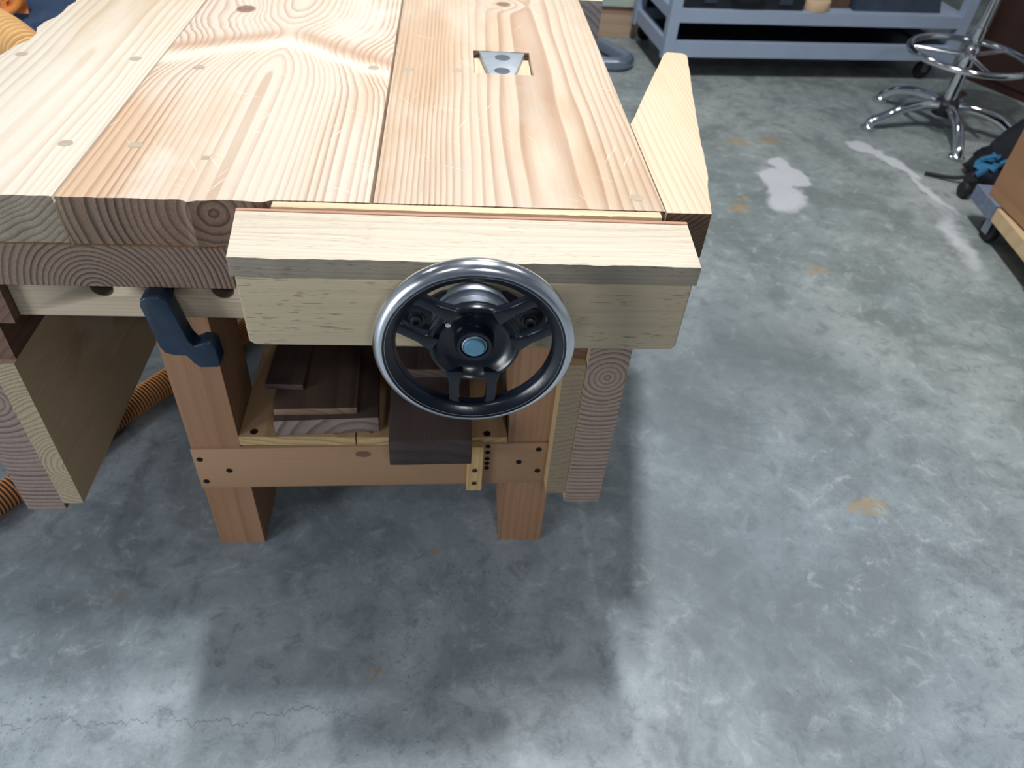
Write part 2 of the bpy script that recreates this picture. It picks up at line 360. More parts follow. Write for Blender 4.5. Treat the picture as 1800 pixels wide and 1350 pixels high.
def floor_material():
    T = NT('sealed_concrete')
    o = T.coord().outputs['Object']
    s = T.sep(o)
    n0 = T.noise(o, 0.9, 3, 0.5, 0.3)
    n1 = T.noise(o, 3.2, 6, 0.62, 0.6)
    n2 = T.noise(o, 17.0, 8, 0.72, 0.5)
    n3 = T.noise(o, 85.0, 5, 0.75)
    c = T.mix(T.sstep(n0, 0.35, 0.65), (0.215, 0.265, 0.295), (0.30, 0.345, 0.37))
    c = T.mix(T.math('MULTIPLY', T.sstep(n1, 0.46, 0.64), 0.75), c, (0.155, 0.185, 0.20))
    c = T.mix(T.math('MULTIPLY', T.sstep(n1, 0.50, 0.30), 0.4), c, (0.41, 0.46, 0.49))
    c = T.mix(T.math('MULTIPLY', T.sstep(n2, 0.50, 0.66), 0.65), c, (0.145, 0.175, 0.195))
    c = T.mix(T.math('MULTIPLY', T.sstep(n2, 0.48, 0.30), 0.6), c, (0.44, 0.49, 0.52))
    c = T.mix(0.5, c, T.mix(n3, (0.55, 0.55, 0.55), (1.4, 1.4, 1.4)), 'MULTIPLY')
    # dark pin specks in drifts
    drift = T.sstep(T.noise(T.vm('ADD', o, (5.0, 2.0, 0.0)), 2.3, 3), 0.5, 0.62)
    spk = T.sstep(T.noise(o, 95.0, 2, 0.6), 0.62, 0.70)
    c = T.mix(T.math('MULTIPLY', T.math('MULTIPLY', spk, drift), 0.6), c, (0.09, 0.11, 0.13))
    # pale specks
    vo = T.n('ShaderNodeTexVoronoi', feature='F1')
    T.put(vo.inputs['Vector'], T.vm('ADD', o, T.vm('SCALE', T.noise(o, 30, 2, color=True), None)))
    vo.inputs['Scale'].default_value = 26.0
    ps = T.sstep(vo.outputs['Distance'], 0.12, 0.2, 1.0, 0.0)
    pick = T.sstep(T.noise(o, 9.0, 2), 0.56, 0.66)
    c = T.mix(T.math('MULTIPLY', T.math('MULTIPLY', ps, pick), 0.45), c, (0.66, 0.70, 0.73))
    # crazed network in places
    vc = T.n('ShaderNodeTexVoronoi', feature='DISTANCE_TO_EDGE')
    T.put(vc.inputs['Vector'], T.vm('ADD', o, T.vm('MULTIPLY', T.noise(o, 25, 5, 0.7, color=True), (0.10, 0.10, 0.05))))
    vc.inputs['Scale'].default_value = 38.0
    net = T.sstep(vc.outputs['Distance'], 0.02, 0.09, 1.0, 0.0)
    where = T.sstep(T.noise(T.vm('ADD', o, (1.3, 7.7, 0.0)), 1.6, 3), 0.47, 0.6)
    c = T.mix(T.math('MULTIPLY', T.math('MULTIPLY', net, where), 0.07), c, (0.62, 0.65, 0.64))
    warp = T.vm('MULTIPLY', T.vm('SUBTRACT', T.noise(o, 7.0, 4, 0.6, color=True), (0.5, 0.5, 0.5)), (0.16, 0.16, 0.0))
    wo = T.vm('ADD', o, warp)
    ws = T.sep(wo)

    def blob(x, y, rx, ry, ang=0.0, soft=0.3, src=None):
        q = src or ws
        ca, sa = math.cos(ang), math.sin(ang)
        dx = T.math('SUBTRACT', q[0], x)
        dy = T.math('SUBTRACT', q[1], y)
        u = T.math('DIVIDE', T.math('ADD', T.math('MULTIPLY', dx, ca), T.math('MULTIPLY', dy, sa)), rx)
        v = T.math('DIVIDE', T.math('SUBTRACT', T.math('MULTIPLY', dy, ca), T.math('MULTIPLY', dx, sa)), ry)
        d = T.math('SQRT', T.math('ADD', T.math('MULTIPLY', u, u), T.math('MULTIPLY', v, v)))
        return T.sstep(d, 1 - soft, 1 + soft, 1.0, 0.0)

    def top(ms):
        r = ms[0]
        for k in ms[1:]:
            r = T.math('MAXIMUM', r, k)
        return r

    # soft shade of the bench painted into the floor colour on its right
    bench_shade = top([blob(0.66, 0.55, 0.16, 0.48, 0.2, 0.8), blob(0.95, 0.72, 0.28, 0.30, 0.0, 0.9), blob(0.62, -0.05, 0.14, 0.3, 0.3, 0.8)])
    c = T.mix(T.math('MULTIPLY', bench_shade, 0.6), c, (0.115, 0.14, 0.15))
    warm_light = T.sstep(T.math('SUBTRACT', T.math('ADD', T.math('MULTIPLY', s[0], 0.8), T.math('MULTIPLY', s[1], 0.45)), T.math('MULTIPLY', n0, 0.5)), 0.3, 1.5)
    c = T.mix(T.math('MULTIPLY', warm_light, 0.8), c, (1.0, 0.955, 0.83), 'MULTIPLY')  # warmer light over the right and far floor, put in as a tint
    rust = top([blob(-0.02, 0.03, 0.008, 0.008), blob(1.33, 2.23, 0.07, 0.035), blob(1.47, 2.27, 0.06, 0.03), blob(1.16, 1.62, 0.045, 0.035), blob(1.19, 1.70, 0.03, 0.02),
                blob(1.32, 1.2, 0.05, 0.03), blob(-0.14, -0.27, 0.012, 0.02), blob(1.05, 0.15, 0.04, 0.03)])
    c = T.mix(T.math('MULTIPLY', T.math('MULTIPLY', rust, T.sstep(T.noise(o, 30, 4, 0.7), 0.35, 0.6)), 0.6), c, (0.38, 0.25, 0.09))
    grey = top([blob(1.43, 1.90, 0.095, 0.10, 0.1, 0.15), blob(1.385, 1.76, 0.075, 0.15, -0.25, 0.2), blob(1.45, 2.02, 0.03, 0.07, 0.0, 0.25),
                blob(1.93, 2.22, 0.09, 0.05, -0.7, 0.15), blob(2.01, 2.06, 0.032, 0.15, 0.45, 0.2), blob(2.05, 1.82, 0.022, 0.17, 0.1, 0.4),
                blob(1.98, 1.45, 0.03, 0.22, -0.2, 0.9)])
    c = T.mix(T.math('MULTIPLY', grey, 0.72), c, (0.62, 0.63, 0.66))
    tan = blob(-0.67, -0.08, 0.022, 0.022, 0, 0.5)
    c = T.mix(T.math('MULTIPLY', tan, 0.5), c, (0.25, 0.22, 0.17))
    # hairline crack
    cy = T.math('MULTIPLY_ADD', T.noise(T.comb(T.math('MULTIPLY', s[0], 9.0), 0.3, 0.0), 1.0, 5, 0.7), 0.16, -0.43)
    cd = T.math('ABSOLUTE', T.math('SUBTRACT', s[1], cy))
    cr = T.math('MULTIPLY', T.sstep(cd, 0.0006, 0.0022, 1.0, 0.0), T.sstep(s[0], -0.25, -0.05, 1.0, 0.0))
    c = T.mix(T.math('MULTIPLY', cr, 0.6), c, (0.12, 0.13, 0.14))
    T.bump(T.math('MULTIPLY_ADD', n2, 0.7, T.math('MULTIPLY', n3, 0.3)), 0.10, 0.004)
    return T.fin(c, T.math('MULTIPLY_ADD', n2, 0.3, 0.33), 0.0, 0.42)


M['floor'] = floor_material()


# ------------------------------------------------------------------ mesh helpers
def BM():
    return bmesh.new()


def box(bm, x0, x1, y0, y1, z0, z1, mtx=None):
    vs = [bm.verts.new((x, y, z)) for z in (z0, z1) for y in (y0, y1) for x in (x0, x1)]
    for f in ((0, 2, 3, 1), (4, 5, 7, 6), (0, 1, 5, 4), (2, 6, 7, 3), (0, 4, 6, 2), (1, 3, 7, 5)):
        bm.faces.new([vs[i] for i in f])
    if mtx:
        for v in vs:
            v.co = mtx @ v.co
    return bm


def prism(bm, pts, lo, hi, axis='z', mtx=None):
    """outline in the plane across the axis, pushed from lo to hi. x: (y,z), y: (x,z), z: (x,y)"""
    def mk(p, h):
        return {'z': (p[0], p[1], h), 'y': (p[0], h, p[1]), 'x': (h, p[0], p[1])}[axis]
    a = [bm.verts.new(mk(p, lo)) for p in pts]
    b = [bm.verts.new(mk(p, hi)) for p in pts]
    n = len(pts)
    fs = [bm.faces.new(a), bm.faces.new(b)]
    for i in range(n):
        fs.append(bm.faces.new((a[i], a[(i + 1) % n], b[(i + 1) % n], b[i])))
    if mtx:
        for v in a + b:
            v.co = mtx @ v.co
    bmesh.ops.recalc_face_normals(bm, faces=fs)
    return bm


def lathe(bm, prof, c, axis='y', n=48, close=False):
    """prof: (radius, along); c: centre; ring around the axis"""
    rings = []
    for r, a in prof:
        ring = []
        for i in range(n):
            t = 2 * PI * i / n
            u, v = r * math.cos(t), r * math.sin(t)
            p = {'y': (u, a, v), 'z': (u, v, a), 'x': (a, u, v)}[axis]
            ring.append(bm.verts.new((c[0] + p[0], c[1] + p[1], c[2] + p[2])))
        rings.append(ring)
    fs = []
    pairs = list(zip(rings, rings[1:]))
    if close:
        pairs.append((rings[-1], rings[0]))
    for r0, r1 in pairs:
        for i in range(n):
            fs.append(bm.faces.new((r0[i], r0[(i + 1) % n], r1[(i + 1) % n], r1[i])))
    if not close:
        fs.append(bm.faces.new(rings[0]))
        fs.append(bm.faces.new(rings[-1]))
    bmesh.ops.recalc_face_normals(bm, faces=fs)
    return bm


def spline(pts, k=8):
    P = [Vector(p) for p in pts]
    out = []
    for i in range(len(P) - 1):
        p0, p1, p2, p3 = P[max(i - 1, 0)], P[i], P[i + 1], P[min(i + 2, len(P) - 1)]
        for j in range(k):
            t = j / k
            out.append(0.5 * ((2 * p1) + (p2 - p0) * t + (2 * p0 - 5 * p1 + 4 * p2 - p3) * t * t + (3 * p1 - p0 - 3 * p2 + p3) * t ** 3))
    out.append(P[-1])
    return out


def resample(pts, step):
    out = [pts[0].copy()]
    acc = 0.0
    for a, b in zip(pts, pts[1:]):
        d = (b - a).length
        if d == 0:
            continue
        t = step - acc
        while t <= d:
            out.append(a.lerp(b, t / d))
            t += step
        acc = d - (t - step)
    return out


def tube(bm, pts, r, n=12, closed=False, mtx=None):
    """r: a number or a radius per point"""
    P = [Vector(p) for p in pts]
    m = len(P)
    rr = r if isinstance(r, (list, tuple)) else [r] * m
    up = None
    rings = []
    for i in range(m):
        if closed:
            d = (P[(i + 1) % m] - P[i - 1]).normalized()
        else:
            d = (P[min(i + 1, m - 1)] - P[max(i - 1, 0)]).normalized()
        if up is None:
            up = Vector((0, 0, 1)) if abs(d.z) < 0.9 else Vector((1, 0, 0))
        s = d.cross(up).normalized()
        up = s.cross(d).normalized()
        ring = []
        for k in range(n):
            t = 2 * PI * k / n
            v = P[i] + (s * math.cos(t) + up * math.sin(t)) * rr[i]
            ring.append(bm.verts.new(mtx @ v if mtx else v))
        rings.append(ring)
    fs = []
    for i in range(m if closed else m - 1):
        a, b = rings[i], rings[(i + 1) % m]
        for k in range(n):
            fs.append(bm.faces.new((a[k], a[(k + 1) % n], b[(k + 1) % n], b[k])))
    if not closed:
        fs.append(bm.faces.new(rings[0]))
        fs.append(bm.faces.new(rings[-1]))
    bmesh.ops.recalc_face_normals(bm, faces=fs)
    return bm


def obj(name, bm, mat, parent=None, bev=0.0, seg=2, smooth=True, base=None, ang=40):
    if bev > 0:
        es = [e for e in bm.edges if e.is_manifold and e.calc_face_angle(0) > math.radians(25)]
        bmesh.ops.bevel(bm, geom=es, offset=bev, segments=seg, profile=0.5, affect='EDGES', clamp_overlap=True)
    org = Vector((0, 0, 0))
    top = parent
    while top is not None and top.parent is not None:
        top = top.parent
    if top is not None:
        org = top.location.copy() if not top.get('local') else org
    elif base is not None:
        org = Vector(base)
    if org.length > 0:
        bmesh.ops.translate(bm, verts=bm.verts, vec=-org)
    me = bpy.data.meshes.new(name)
    bm.to_mesh(me)
    bm.free()
    if smooth:
        for p in me.polygons:
            p.use_smooth = True
        try:
            me.set_sharp_from_angle(angle=math.radians(ang))
        except Exception:
            pass
    me.materials.append(mat)
    o = bpy.data.objects.new(name, me)
    COL.objects.link(o)
    if parent is not None:
        o.parent = parent
    elif base is not None:
        o.location = base
    return o


def tag(o, label, cat, group=None):
    o['label'] = label
    o['category'] = cat
    if group:
        o['group'] = group
    return o


def thing(name, label, cat, loc=(0, 0, 0), group=None, rot=None):
    o = bpy.data.objects.new(name, None)
    o.empty_display_size = 0.05
    COL.objects.link(o)
    o.location = loc
    if rot:
        o.rotation_euler = rot
        o['local'] = 1
    return tag(o, label, cat, group)


def struct(name, bm, mat, **kw):
    o = obj(name, bm, mat, **kw)
    o['kind'] = 'structure'
    return o


def jag(p, q, step, amp, nrm, chips=()):
    """points along p..q (q left out) with ragged offsets along nrm; chips: (t, depth, width)"""
    n = max(1, int((Vector(q) - Vector(p)).length / step))
    out = []
    for i in range(n):
        t = i / n
        a = 0 if i == 0 else random.uniform(-amp, amp)
        for (tc, d, wd) in chips:
            if abs(t - tc) < wd:
                a += d
        out.append((p[0] + (q[0] - p[0]) * t + nrm[0] * a, p[1] + (q[1] - p[1]) * t + nrm[1] * a))
    return out


# ------------------------------------------------------------------ the room
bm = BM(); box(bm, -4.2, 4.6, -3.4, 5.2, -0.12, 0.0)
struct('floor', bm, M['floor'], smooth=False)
bm = BM(); box(bm, -4.2, 4.6, 5.2, 5.3, 0, 4.2)
struct('wall_back', bm, M['wall'], smooth=False)
bm = BM(); box(bm, 4.6, 4.7, -3.4, 5.2, 0, 4.2)
struct('wall_right', bm, M['wall'], smooth=False)
bm = BM(); box(bm, -4.3, -4.2, -3.4, 5.2, 0, 4.2)
struct('wall_left', bm, M['wall'], smooth=False)

# ------------------------------------------------------------------ the workbench
LEN = 2.1
TZ, MZ, BZ = 0.88, 0.803, 0.727
bench = thing('workbench', 'big wooden workbench with thick worn plank top, end aprons and open lower shelf', 'workbench')

# top planks
pl = jag((-0.826, 0.0), (-0.5515, 0.0), 0.012, 0.0012, (0, 1), ((0.40, -0.003, 0.05), (0.0, 0.004, 0.2)))
pl += jag((-0.5515, 0.0), (-0.5512, LEN), 0.3, 0.0003, (1, 0))
pl += [(-0.5512, LEN), (-0.829, LEN)]
pl += jag((-0.829, LEN), (-0.829, 0.0), 0.035, 0.005, (1, 0), ((0.62, 0.01, 0.03), (0.7, 0.008, 0.02), (0.78, -0.005, 0.04)))[1:]
bm = BM(); prism(bm, pl, MZ, TZ)
obj('top_plank', bm, M['top_left'], bench, 0.0012)
pl = jag((-0.5485, 0.0), (-0.252, 0.0), 0.011, 0.0013, (0, 1), ((0.62, -0.005, 0.03), (0.8, 0.003, 0.1)))
pl += [(-0.252, 0.007), (-0.1118, 0.007), (-0.1098, LEN), (-0.5485, LEN)]
bm = BM(); prism(bm, pl, MZ, TZ)
obj('top_plank', bm, M['top_mid'], bench, 0.0012)

# right plank with a square mortise for the planing stop
def plank_with_hole(x0, x1, y0, y1, hx0, hx1, hy0, hy1, z0, z1, fr=0.0):
    b = BM()
    xs, ys = [x0, hx0, hx1, x1], [y0, hy0, hy1, y1]
    V = {}
    for k, z in enumerate((z0, z1)):
        for i, x in enumerate(xs):
            for j, y in enumerate(ys):
                V[i, j, k] = b.verts.new((x, y, z))
    for i in range(3):
        for j in range(3):
            if (i, j) == (1, 1):
                continue
            b.faces.new((V[i, j, 1], V[i + 1, j, 1], V[i + 1, j + 1, 1], V[i, j + 1, 1]))
            b.faces.new((V[i, j, 0], V[i, j + 1, 0], V[i + 1, j + 1, 0], V[i + 1, j, 0]))
    for i in range(3):
        b.faces.new((V[i, 0, 0], V[i + 1, 0, 0], V[i + 1, 0, 1], V[i, 0, 1]))
        b.faces.new((V[i, 3, 0], V[i, 3, 1], V[i + 1, 3, 1], V[i + 1, 3, 0]))
        b.faces.new((V[0, i, 0], V[0, i, 1], V[0, i + 1, 1], V[0, i + 1, 0]))
        b.faces.new((V[3, i, 0], V[3, i + 1, 0], V[3, i + 1, 1], V[3, i, 1]))
    b.faces.new((V[1, 1, 0], V[1, 1, 1], V[2, 1, 1], V[2, 1, 0]))
    b.faces.new((V[1, 2, 0], V[2, 2, 0], V[2, 2, 1], V[1, 2, 1]))
    b.faces.new((V[1, 1, 0], V[1, 2, 0], V[1, 2, 1], V[1, 1, 1]))
    b.faces.new((V[2, 1, 0], V[2, 1, 1], V[2, 2, 1], V[2, 2, 0]))
    bmesh.ops.recalc_face_normals(b, faces=b.faces)
    return b


bm = plank_with_hole(-0.1065, 0.330, 0.007, LEN, 0.054, 0.173, 0.535, 0.664, MZ, TZ)
obj('top_plank', bm, M['top_right'], bench, 0.001)
# planing stop set in the mortise: wooden block below, steel plate on it
bm = BM(); box(bm, 0.056, 0.171, 0.537, 0.652, MZ, 0.868)
stop = obj('planing_stop', bm, M['crochet'], bench, 0.001)
bm = BM(); prism(bm, [(0.083, 0.536), (0.135, 0.536), (0.163, 0.661), (0.066, 0.661)], 0.868, 0.8795)
obj('toothed_plate', bm, M['steel'], stop, 0.001)
for (px, py, r) in ((0.1145, 0.628, 0.016), (0.110, 0.553, 0.016)):
    bm = BM(); lathe(bm, [(r, 0.8785), (r, 0.8803), (r * 0.85, 0.8806), (0.001, 0.8802)], (px, py, 0), 'z', 20)
    obj('rivet', bm, M['steel_dot'], stop)
# dowel plugs and old peg holes
for (px, py) in ((-0.594, 0.53), (-0.487, 0.166), (-0.800, 0.528), (-0.591, 0.164), (-0.145, 0.538), (-0.077, 0.541), (0.293, 0.046), (-0.47, 0.5), (0.02, 0.545)):
    r = 0.011
    bm = BM(); lathe(bm, [(r, 0.8785), (r, 0.8803), (0.0005, 0.8803)], (px, py, 0), 'z', 18)
    obj('dowel_plug', bm, M['plug'], bench)
bm = BM(); box(bm, -0.378, -0.366, 0.125, 0.137, 0.879, 0.8804)
obj('dowel_plug', bm, M['plug'], bench)

# lip that lines the front edge behind the vise jaw
pl = jag((-0.250, -0.0095), (0.322, -0.0095), 0.010, 0.0009, (0, 1)) + [(0.322, -0.0095), (0.322, 0.0065), (-0.250, 0.0065)]
bm = BM(); prism(bm, pl, 0.80, 0.8785)
obj('front_lip', bm, M['liner'], bench, 0.0008)

# lower layer: thick planks running away under the top
for (x0, x1, mm) in ((-0.80, -0.327, 'lower'), (-0.323, -0.02, 'lower'), (-0.016, 0.325, 'lower')):
    bm = BM(); box(bm, x0, x1, 0.0, LEN - 0.02, BZ, MZ - 0.0035)
    obj('lower_plank', bm, M[mm], bench, 0.0015)
bm = BM(); box(bm, -0.79, 0.32, 0.012, 2.05, MZ - 0.0036, MZ + 0.0)
obj('pale_packing', bm, M['liner'], bench)

# crochet (planing hook) on the right side, flush with the top
pl = [(0.3318, 0.004)]
pl += [(0.402, 0.004)] + jag((0.402, 0.004), (0.5265, 0.697), 0.03, 0.0008, (1, 0), ((0.20, 0.004, 0.03), (0.27, 0.002, 0.04)))[1:]
pl += [(0.5265, 0.697), (0.520, 0.710), (0.484, 0.712), (0.474, 0.700)]
pl += jag((0.474, 0.700), (0.3318, 0.32), 0.04, 0.0006, (1, 0))[1:] + [(0.3318, 0.32)]
bm = BM(); prism(bm, pl, 0.80, 0.8795)
obj('planing_hook', bm, M['crochet'], bench, 0.002)
bm = BM(); box(bm, 0.332, 0.392, 1.06, 1.12, 0.10, 0.8815)
chop = obj('vise_chop', bm, M['chop'], bench, 0.003)

# legs
for (x0, x1) in ((-0.494, -0.399), (0.127, 0.222)):
    for (y0, y1) in ((0.046, 0.188), (1.62, 1.762)):
        bm = BM(); box(bm, x0, x1, y0, y1, 0.0, BZ)
        obj('leg', bm, M['leg'], bench, 0.002)
# end rails, with screws
def end_rail(y0, y1, front):
    bm = BM(); prism(bm, [(-0.4955, 0.196), (0.2215, 0.210), (0.2215, 0.333), (-0.4955, 0.312)], y0, y1, 'y')
    r = obj('end_rail', bm, M['rail'], bench, 0.002)
    if front:
        for (px, pz) in ((-0.482, 0.284), (-0.431, 0.251), (-0.482, 0.218), (0.191, 0.314), (0.153, 0.276), (0.194, 0.249)):
            b = BM(); lathe(b, [(0.0062, y0 + 0.002), (0.0062, y0 - 0.0006), (0.0005, y0 - 0.0006)], (px, 0, pz), 'y', 14)
            obj('screw', b, M['hole'], r)
        for pz in (0.327, 0.309, 0.290, 0.276, 0.262):
            b = BM(); lathe(b, [(0.0052, y0 + 0.003), (0.0052, y0 - 0.0006), (0.0005, y0 - 0.0006)], (0.0875, 0, pz - 0.004), 'y', 14)
            obj('peg_hole', b, M['hole'], r)
        b = BM(); lathe(b, [(0.012, y0 + 0.002), (0.012, y0 - 0.0005), (0.0005, y0 - 0.0005)], (-0.162, 0, 0.302), 'y', 16)
        for v in b.verts:
            v.co.x = -0.162 + (v.co.x + 0.162) * 1.3
            v.co.z = 0.300 + (v.co.z - 0.302) * 0.75
        obj('knot', b, M['bearer'], r)
    return r


rail = end_rail(0.040, 0.066, True)
end_rail(1.742, 1.768, False)
# little cleat screwed to the rail
bm = BM(); box(bm, 0.046, 0.0775, 0.024, 0.0395, 0.205, 0.337)
cl = obj('cleat', bm, M['cleat'], bench, 0.0012)
for pz in (0.268, 0.228):
    b = BM(); lathe(b, [(0.0055, 0.026), (0.0055, 0.0232), (0.0005, 0.0232)], (0.062, 0, pz), 'y', 12)
    obj('screw', b, M['screw'], cl)
# shelf boards
for (x0, x1, y0) in ((-0.398, -0.175, 0.044), (-0.172, 0.125, 0.044)):
    bm = BM(); box(bm, x0, x1, y0, 1.72, 0.322, 0.345)
    sb = obj('shelf_board', bm, M['shelf'], bench, 0.0015)
    for (px, py) in ((-0.371, 0.058), (-0.213, 0.060), (-0.144, 0.063), (0.085, 0.054)):
        if x0 < px < x1:
            b = BM(); lathe(b, [(0.0075, 0.343), (0.0075, 0.3455), (0.0005, 0.3455)], (px, py, 0), 'z', 14)
            obj('screw', b, M['hole'], sb)

# aprons: pairs of boards on edge down both sides
bm = BM(); box(bm, -0.752, -0.713, 0.0, 2.0, 0.200, 0.567)
obj('apron_board', bm, M['apron_in'], bench, 0.002)
bm = BM(); box(bm, -0.826, -0.7535, 0.003, 2.0, 0.177, 0.725)
obj('apron_board', bm, M['apron_out_l'], bench, 0.006, 3)
bm = BM(); box(bm, 0.2105, 0.2505, 0.004, 2.0, 0.220, 0.572)
obj('apron_board', bm, M['apron_in_r'], bench, 0.002)
bm = BM(); box(bm, 0.2515, 0.325, 0.0, 2.0, 0.197, 0.725)
obj('apron_board', bm, M['apron_out_r'], bench, 0.004, 3)
bm = BM(); box(bm, -0.751, -0.680, 0.0, 2.0, 0.652, 0.7265)
obj('bearer', bm, M['bearer'], bench, 0.002)
bm = BM(); box(bm, -0.752, -0.7135, 0.010, 2.0, 0.5675, 0.6515)
obj('bearer', bm, M['bearer'], bench, 0.001)
bm = BM(); box(bm, 0.226, 0.2505, 0.022, 2.0, 0.5735, 0.7265)
obj('bearer', bm, M['bearer'], bench, 0.002)

# rack board with round holes (front face), holes bored by a boolean
bm = BM(); box(bm, -0.679, 0.2255, 0.019, 0.0445, 0.655, 0.7265)
rack = obj('rack_board', bm, M['rack'], bench, 0.0015)
cb = BM()
for px in (-0.5395, -0.4475, -0.3545, -0.16, 0.03):
    lathe(cb, [(0.0185, 0.0), (0.0185, 0.060)], (px, 0, 0.7110), 'y', 28)
cut = obj('hole_cutter', cb, M['rack'])
md = rack.modifiers.new('bore', 'BOOLEAN')
md.operation = 'DIFFERENCE'
md.object = cut
md.solver = 'EXACT'
dg = bpy.context.evaluated_depsgraph_get()
nm = bpy.data.meshes.new_from_object(rack.evaluated_get(dg))
rack.modifiers.clear()
rack.data = nm
bpy.data.objects.remove(cut)
for px in (-0.5395, -0.4475, -0.3545, -0.16, 0.03):
    bm = BM(); lathe(bm, [(0.0183, 0.0215), (0.0183, 0.044), (0.0172, 0.044), (0.0172, 0.0215)], (px, 0, 0.7110), 'y', 28, close=True)
    obj('peg_hole', bm, M['hole_shade'], rack)

# ------------------------------------------------------------------ face vise
AX, AZ = 0.0395, 0.787
vise = thing('face_vise', 'wooden-jawed bench vise with a black and chrome handwheel on the bench front', 'vise', (0.03, -0.08, 0.729))
pl = jag((-0.285, -0.140), (0.350, -0.140), 0.012, 0.0011, (0, 1), ((0.12, -0.0015, 0.05), (0.5, 0.002, 0.03), (0.85, 0.0018, 0.06)))
pl += [(0.350, -0.140), (0.357, -0.027), (-0.297, -0.021)]
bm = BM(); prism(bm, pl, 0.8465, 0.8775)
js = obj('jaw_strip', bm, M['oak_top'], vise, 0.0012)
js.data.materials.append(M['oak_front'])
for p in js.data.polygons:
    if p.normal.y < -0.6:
        p.material_index = 1  # front faces of the strip take the darker oak
bm = BM(); prism(bm, [(-0.279, 0.736), (-0.271, 0.729), (0.338, 0.729), (0.344, 0.736), (0.345, 0.846), (-0.280, 0.846)], -0.139, -0.027, 'y')
obj('jaw_block', bm, M['ash_block'], vise, 0.003, 3)
bm = BM(); prism(bm, [(-0.297, -0.0205), (0.357, -0.0265), (0.357, -0.0195), (-0.297, -0.0145)], 0.80, 0.8785)
obj('jaw_liner', bm, M['cherry_liner'], vise, 0.0008)
# flange plate with two ears
pts = []
for i in range(13):
    t = PI / 2 + PI * i / 12
    pts.append((AX - 0.0795 + 0.0235 * math.cos(t), AZ + 0.0235 * math.sin(t)))
pts += [(AX - 0.045, AZ - 0.045), (AX, AZ - 0.055), (AX + 0.045, AZ - 0.045)]
for i in range(13):
    t = -PI / 2 + PI * i / 12
    pts.append((AX + 0.0795 + 0.0235 * math.cos(t), AZ + 0.0235 * math.sin(t)))
pts += [(AX + 0.045, AZ + 0.045), (AX, AZ + 0.052), (AX - 0.045, AZ + 0.045)]
bm = BM(); prism(bm, pts, -0.149, -0.1395, 'y')
fl = obj('flange', bm, M['black_enamel'], vise, 0.0015)
bm = BM(); lathe(bm, [(0.059, -0.1385), (0.0595, -0.150), (0.0575, -0.1535), (0.053, -0.1535), (0.0495, -0.157), (0.0485, -0.185), (0.02, -0.186)], (AX, 0, AZ), 'y', 56)
obj('collar', bm, M['collar'], fl)
for sx in (-1, 1):
    bm = BM()
    lathe(bm, [(0.0085, -0.147), (0.0085, -0.156), (0.0075, -0.1572), (0.0045, -0.1572), (0.0042, -0.152), (0.0003, -0.152)], (AX + sx * 0.0795, 0, AZ), 'y', 24)
    obj('bolt', bm, M['screw'], fl)
    bm = BM()
    lathe(bm, [(0.0125, -0.1485), (0.0125, -0.1505), (0.009, -0.1508)], (AX + sx * 0.0795, 0, AZ), 'y', 24)
    obj('washer', bm, M['black_enamel'], fl)
# handwheel: hub, chrome rim, black inner ring, six spokes in three pairs
C0 = (AX, -0.203, AZ)
bm = BM()
lathe(bm, [(0.030, 0.020), (0.058, 0.020), (0.0635, 0.014), (0.0645, 0.004), (0.062, -0.001), (0.058, -0.002), (0.0545, 0.001),
           (0.051, 0.007), (0.040, 0.0125), (0.028, 0.013), (0.0265, 0.010), (0.0262, 0.000), (0.0235, -0.004), (0.0195, -0.004), (0.018, 0.0), (0.0003, 0.0)], C0, 'y', 64)
hub = obj('handwheel', bm, M['black_enamel'], vise)
bm = BM()
prof = []
for i in range(17):
    t = math.radians(-100 + 200 * i / 16)
    prof.append((0.1225 + 0.0145 * math.cos(t), -0.0155 * math.sin(t)))
prof += [(0.119, 0.012), (0.119, -0.012)]
lathe(bm, prof, C0, 'y', 96, close=True)
obj('rim', bm, M['chrome_rim'], hub)
bm = BM()
lathe(bm, [(0.1215, -0.0163), (0.1235, -0.0166), (0.1235, 0.0155), (0.112, 0.013), (0.1065, 0.009), (0.1060, -0.003), (0.1095, -0.0085), (0.117, -0.0125)], C0, 'y', 96, close=True)
obj('rim_web', bm, M['black_enamel'], hub)
for base in (270, 150, 30):
    for off in (-0.0265, 0.0265):
        a = math.radians(base)
        mtx = Matrix.Translation((AX, -0.203, AZ)) @ Matrix.Rotation(-a, 4, 'Y')
        w0, w1, w2 = 0.0125, 0.0072, 0.0125
        outl = [(0.046, off - w0), (0.062, off - w1 * 1.25), (0.070, off - w1), (0.098, off - w1), (0.104, off - w1 * 1.25), (0.110, off - w2),
                (0.110, off + w2), (0.104, off + w1 * 1.25), (0.098, off + w1), (0.070, off + w1), (0.062, off + w1 * 1.25), (0.046, off + w0)]
        b = BM(); prism(b, outl, -0.003, 0.012, 'y', mtx)
        obj('spoke', b, M['black_enamel'], hub, 0.0022)
bm = BM(); lathe(bm, [(0.0172, 0.002), (0.0172, -0.0032), (0.0155, -0.0042), (0.0150, -0.0030)], C0, 'y', 40)
obj('cap_ring', bm, M['collar'], hub)
bm = BM(); lathe(bm, [(0.0148, 0.0), (0.0146, -0.0062), (0.013, -0.0080), (0.0003, -0.0086)], C0, 'y', 40)
obj('hub_cap', bm, M['cap'], hub)
bm = BM(); lathe(bm, [(0.0038, 0.012), (0.0038, 0.004), (0.002, 0.0035)], (AX - 0.036, -0.203, AZ + 0.030), 'y', 14)
obj('set_screw', bm, M['chrome'], hub)
# the screw that runs back under the bench
bm = BM(); lathe(bm, [(0.0165, -0.13), (0.0165, -0.024)], (AX, 0, AZ), 'y', 24)
obj('vise_screw', bm, M['collar'], vise)

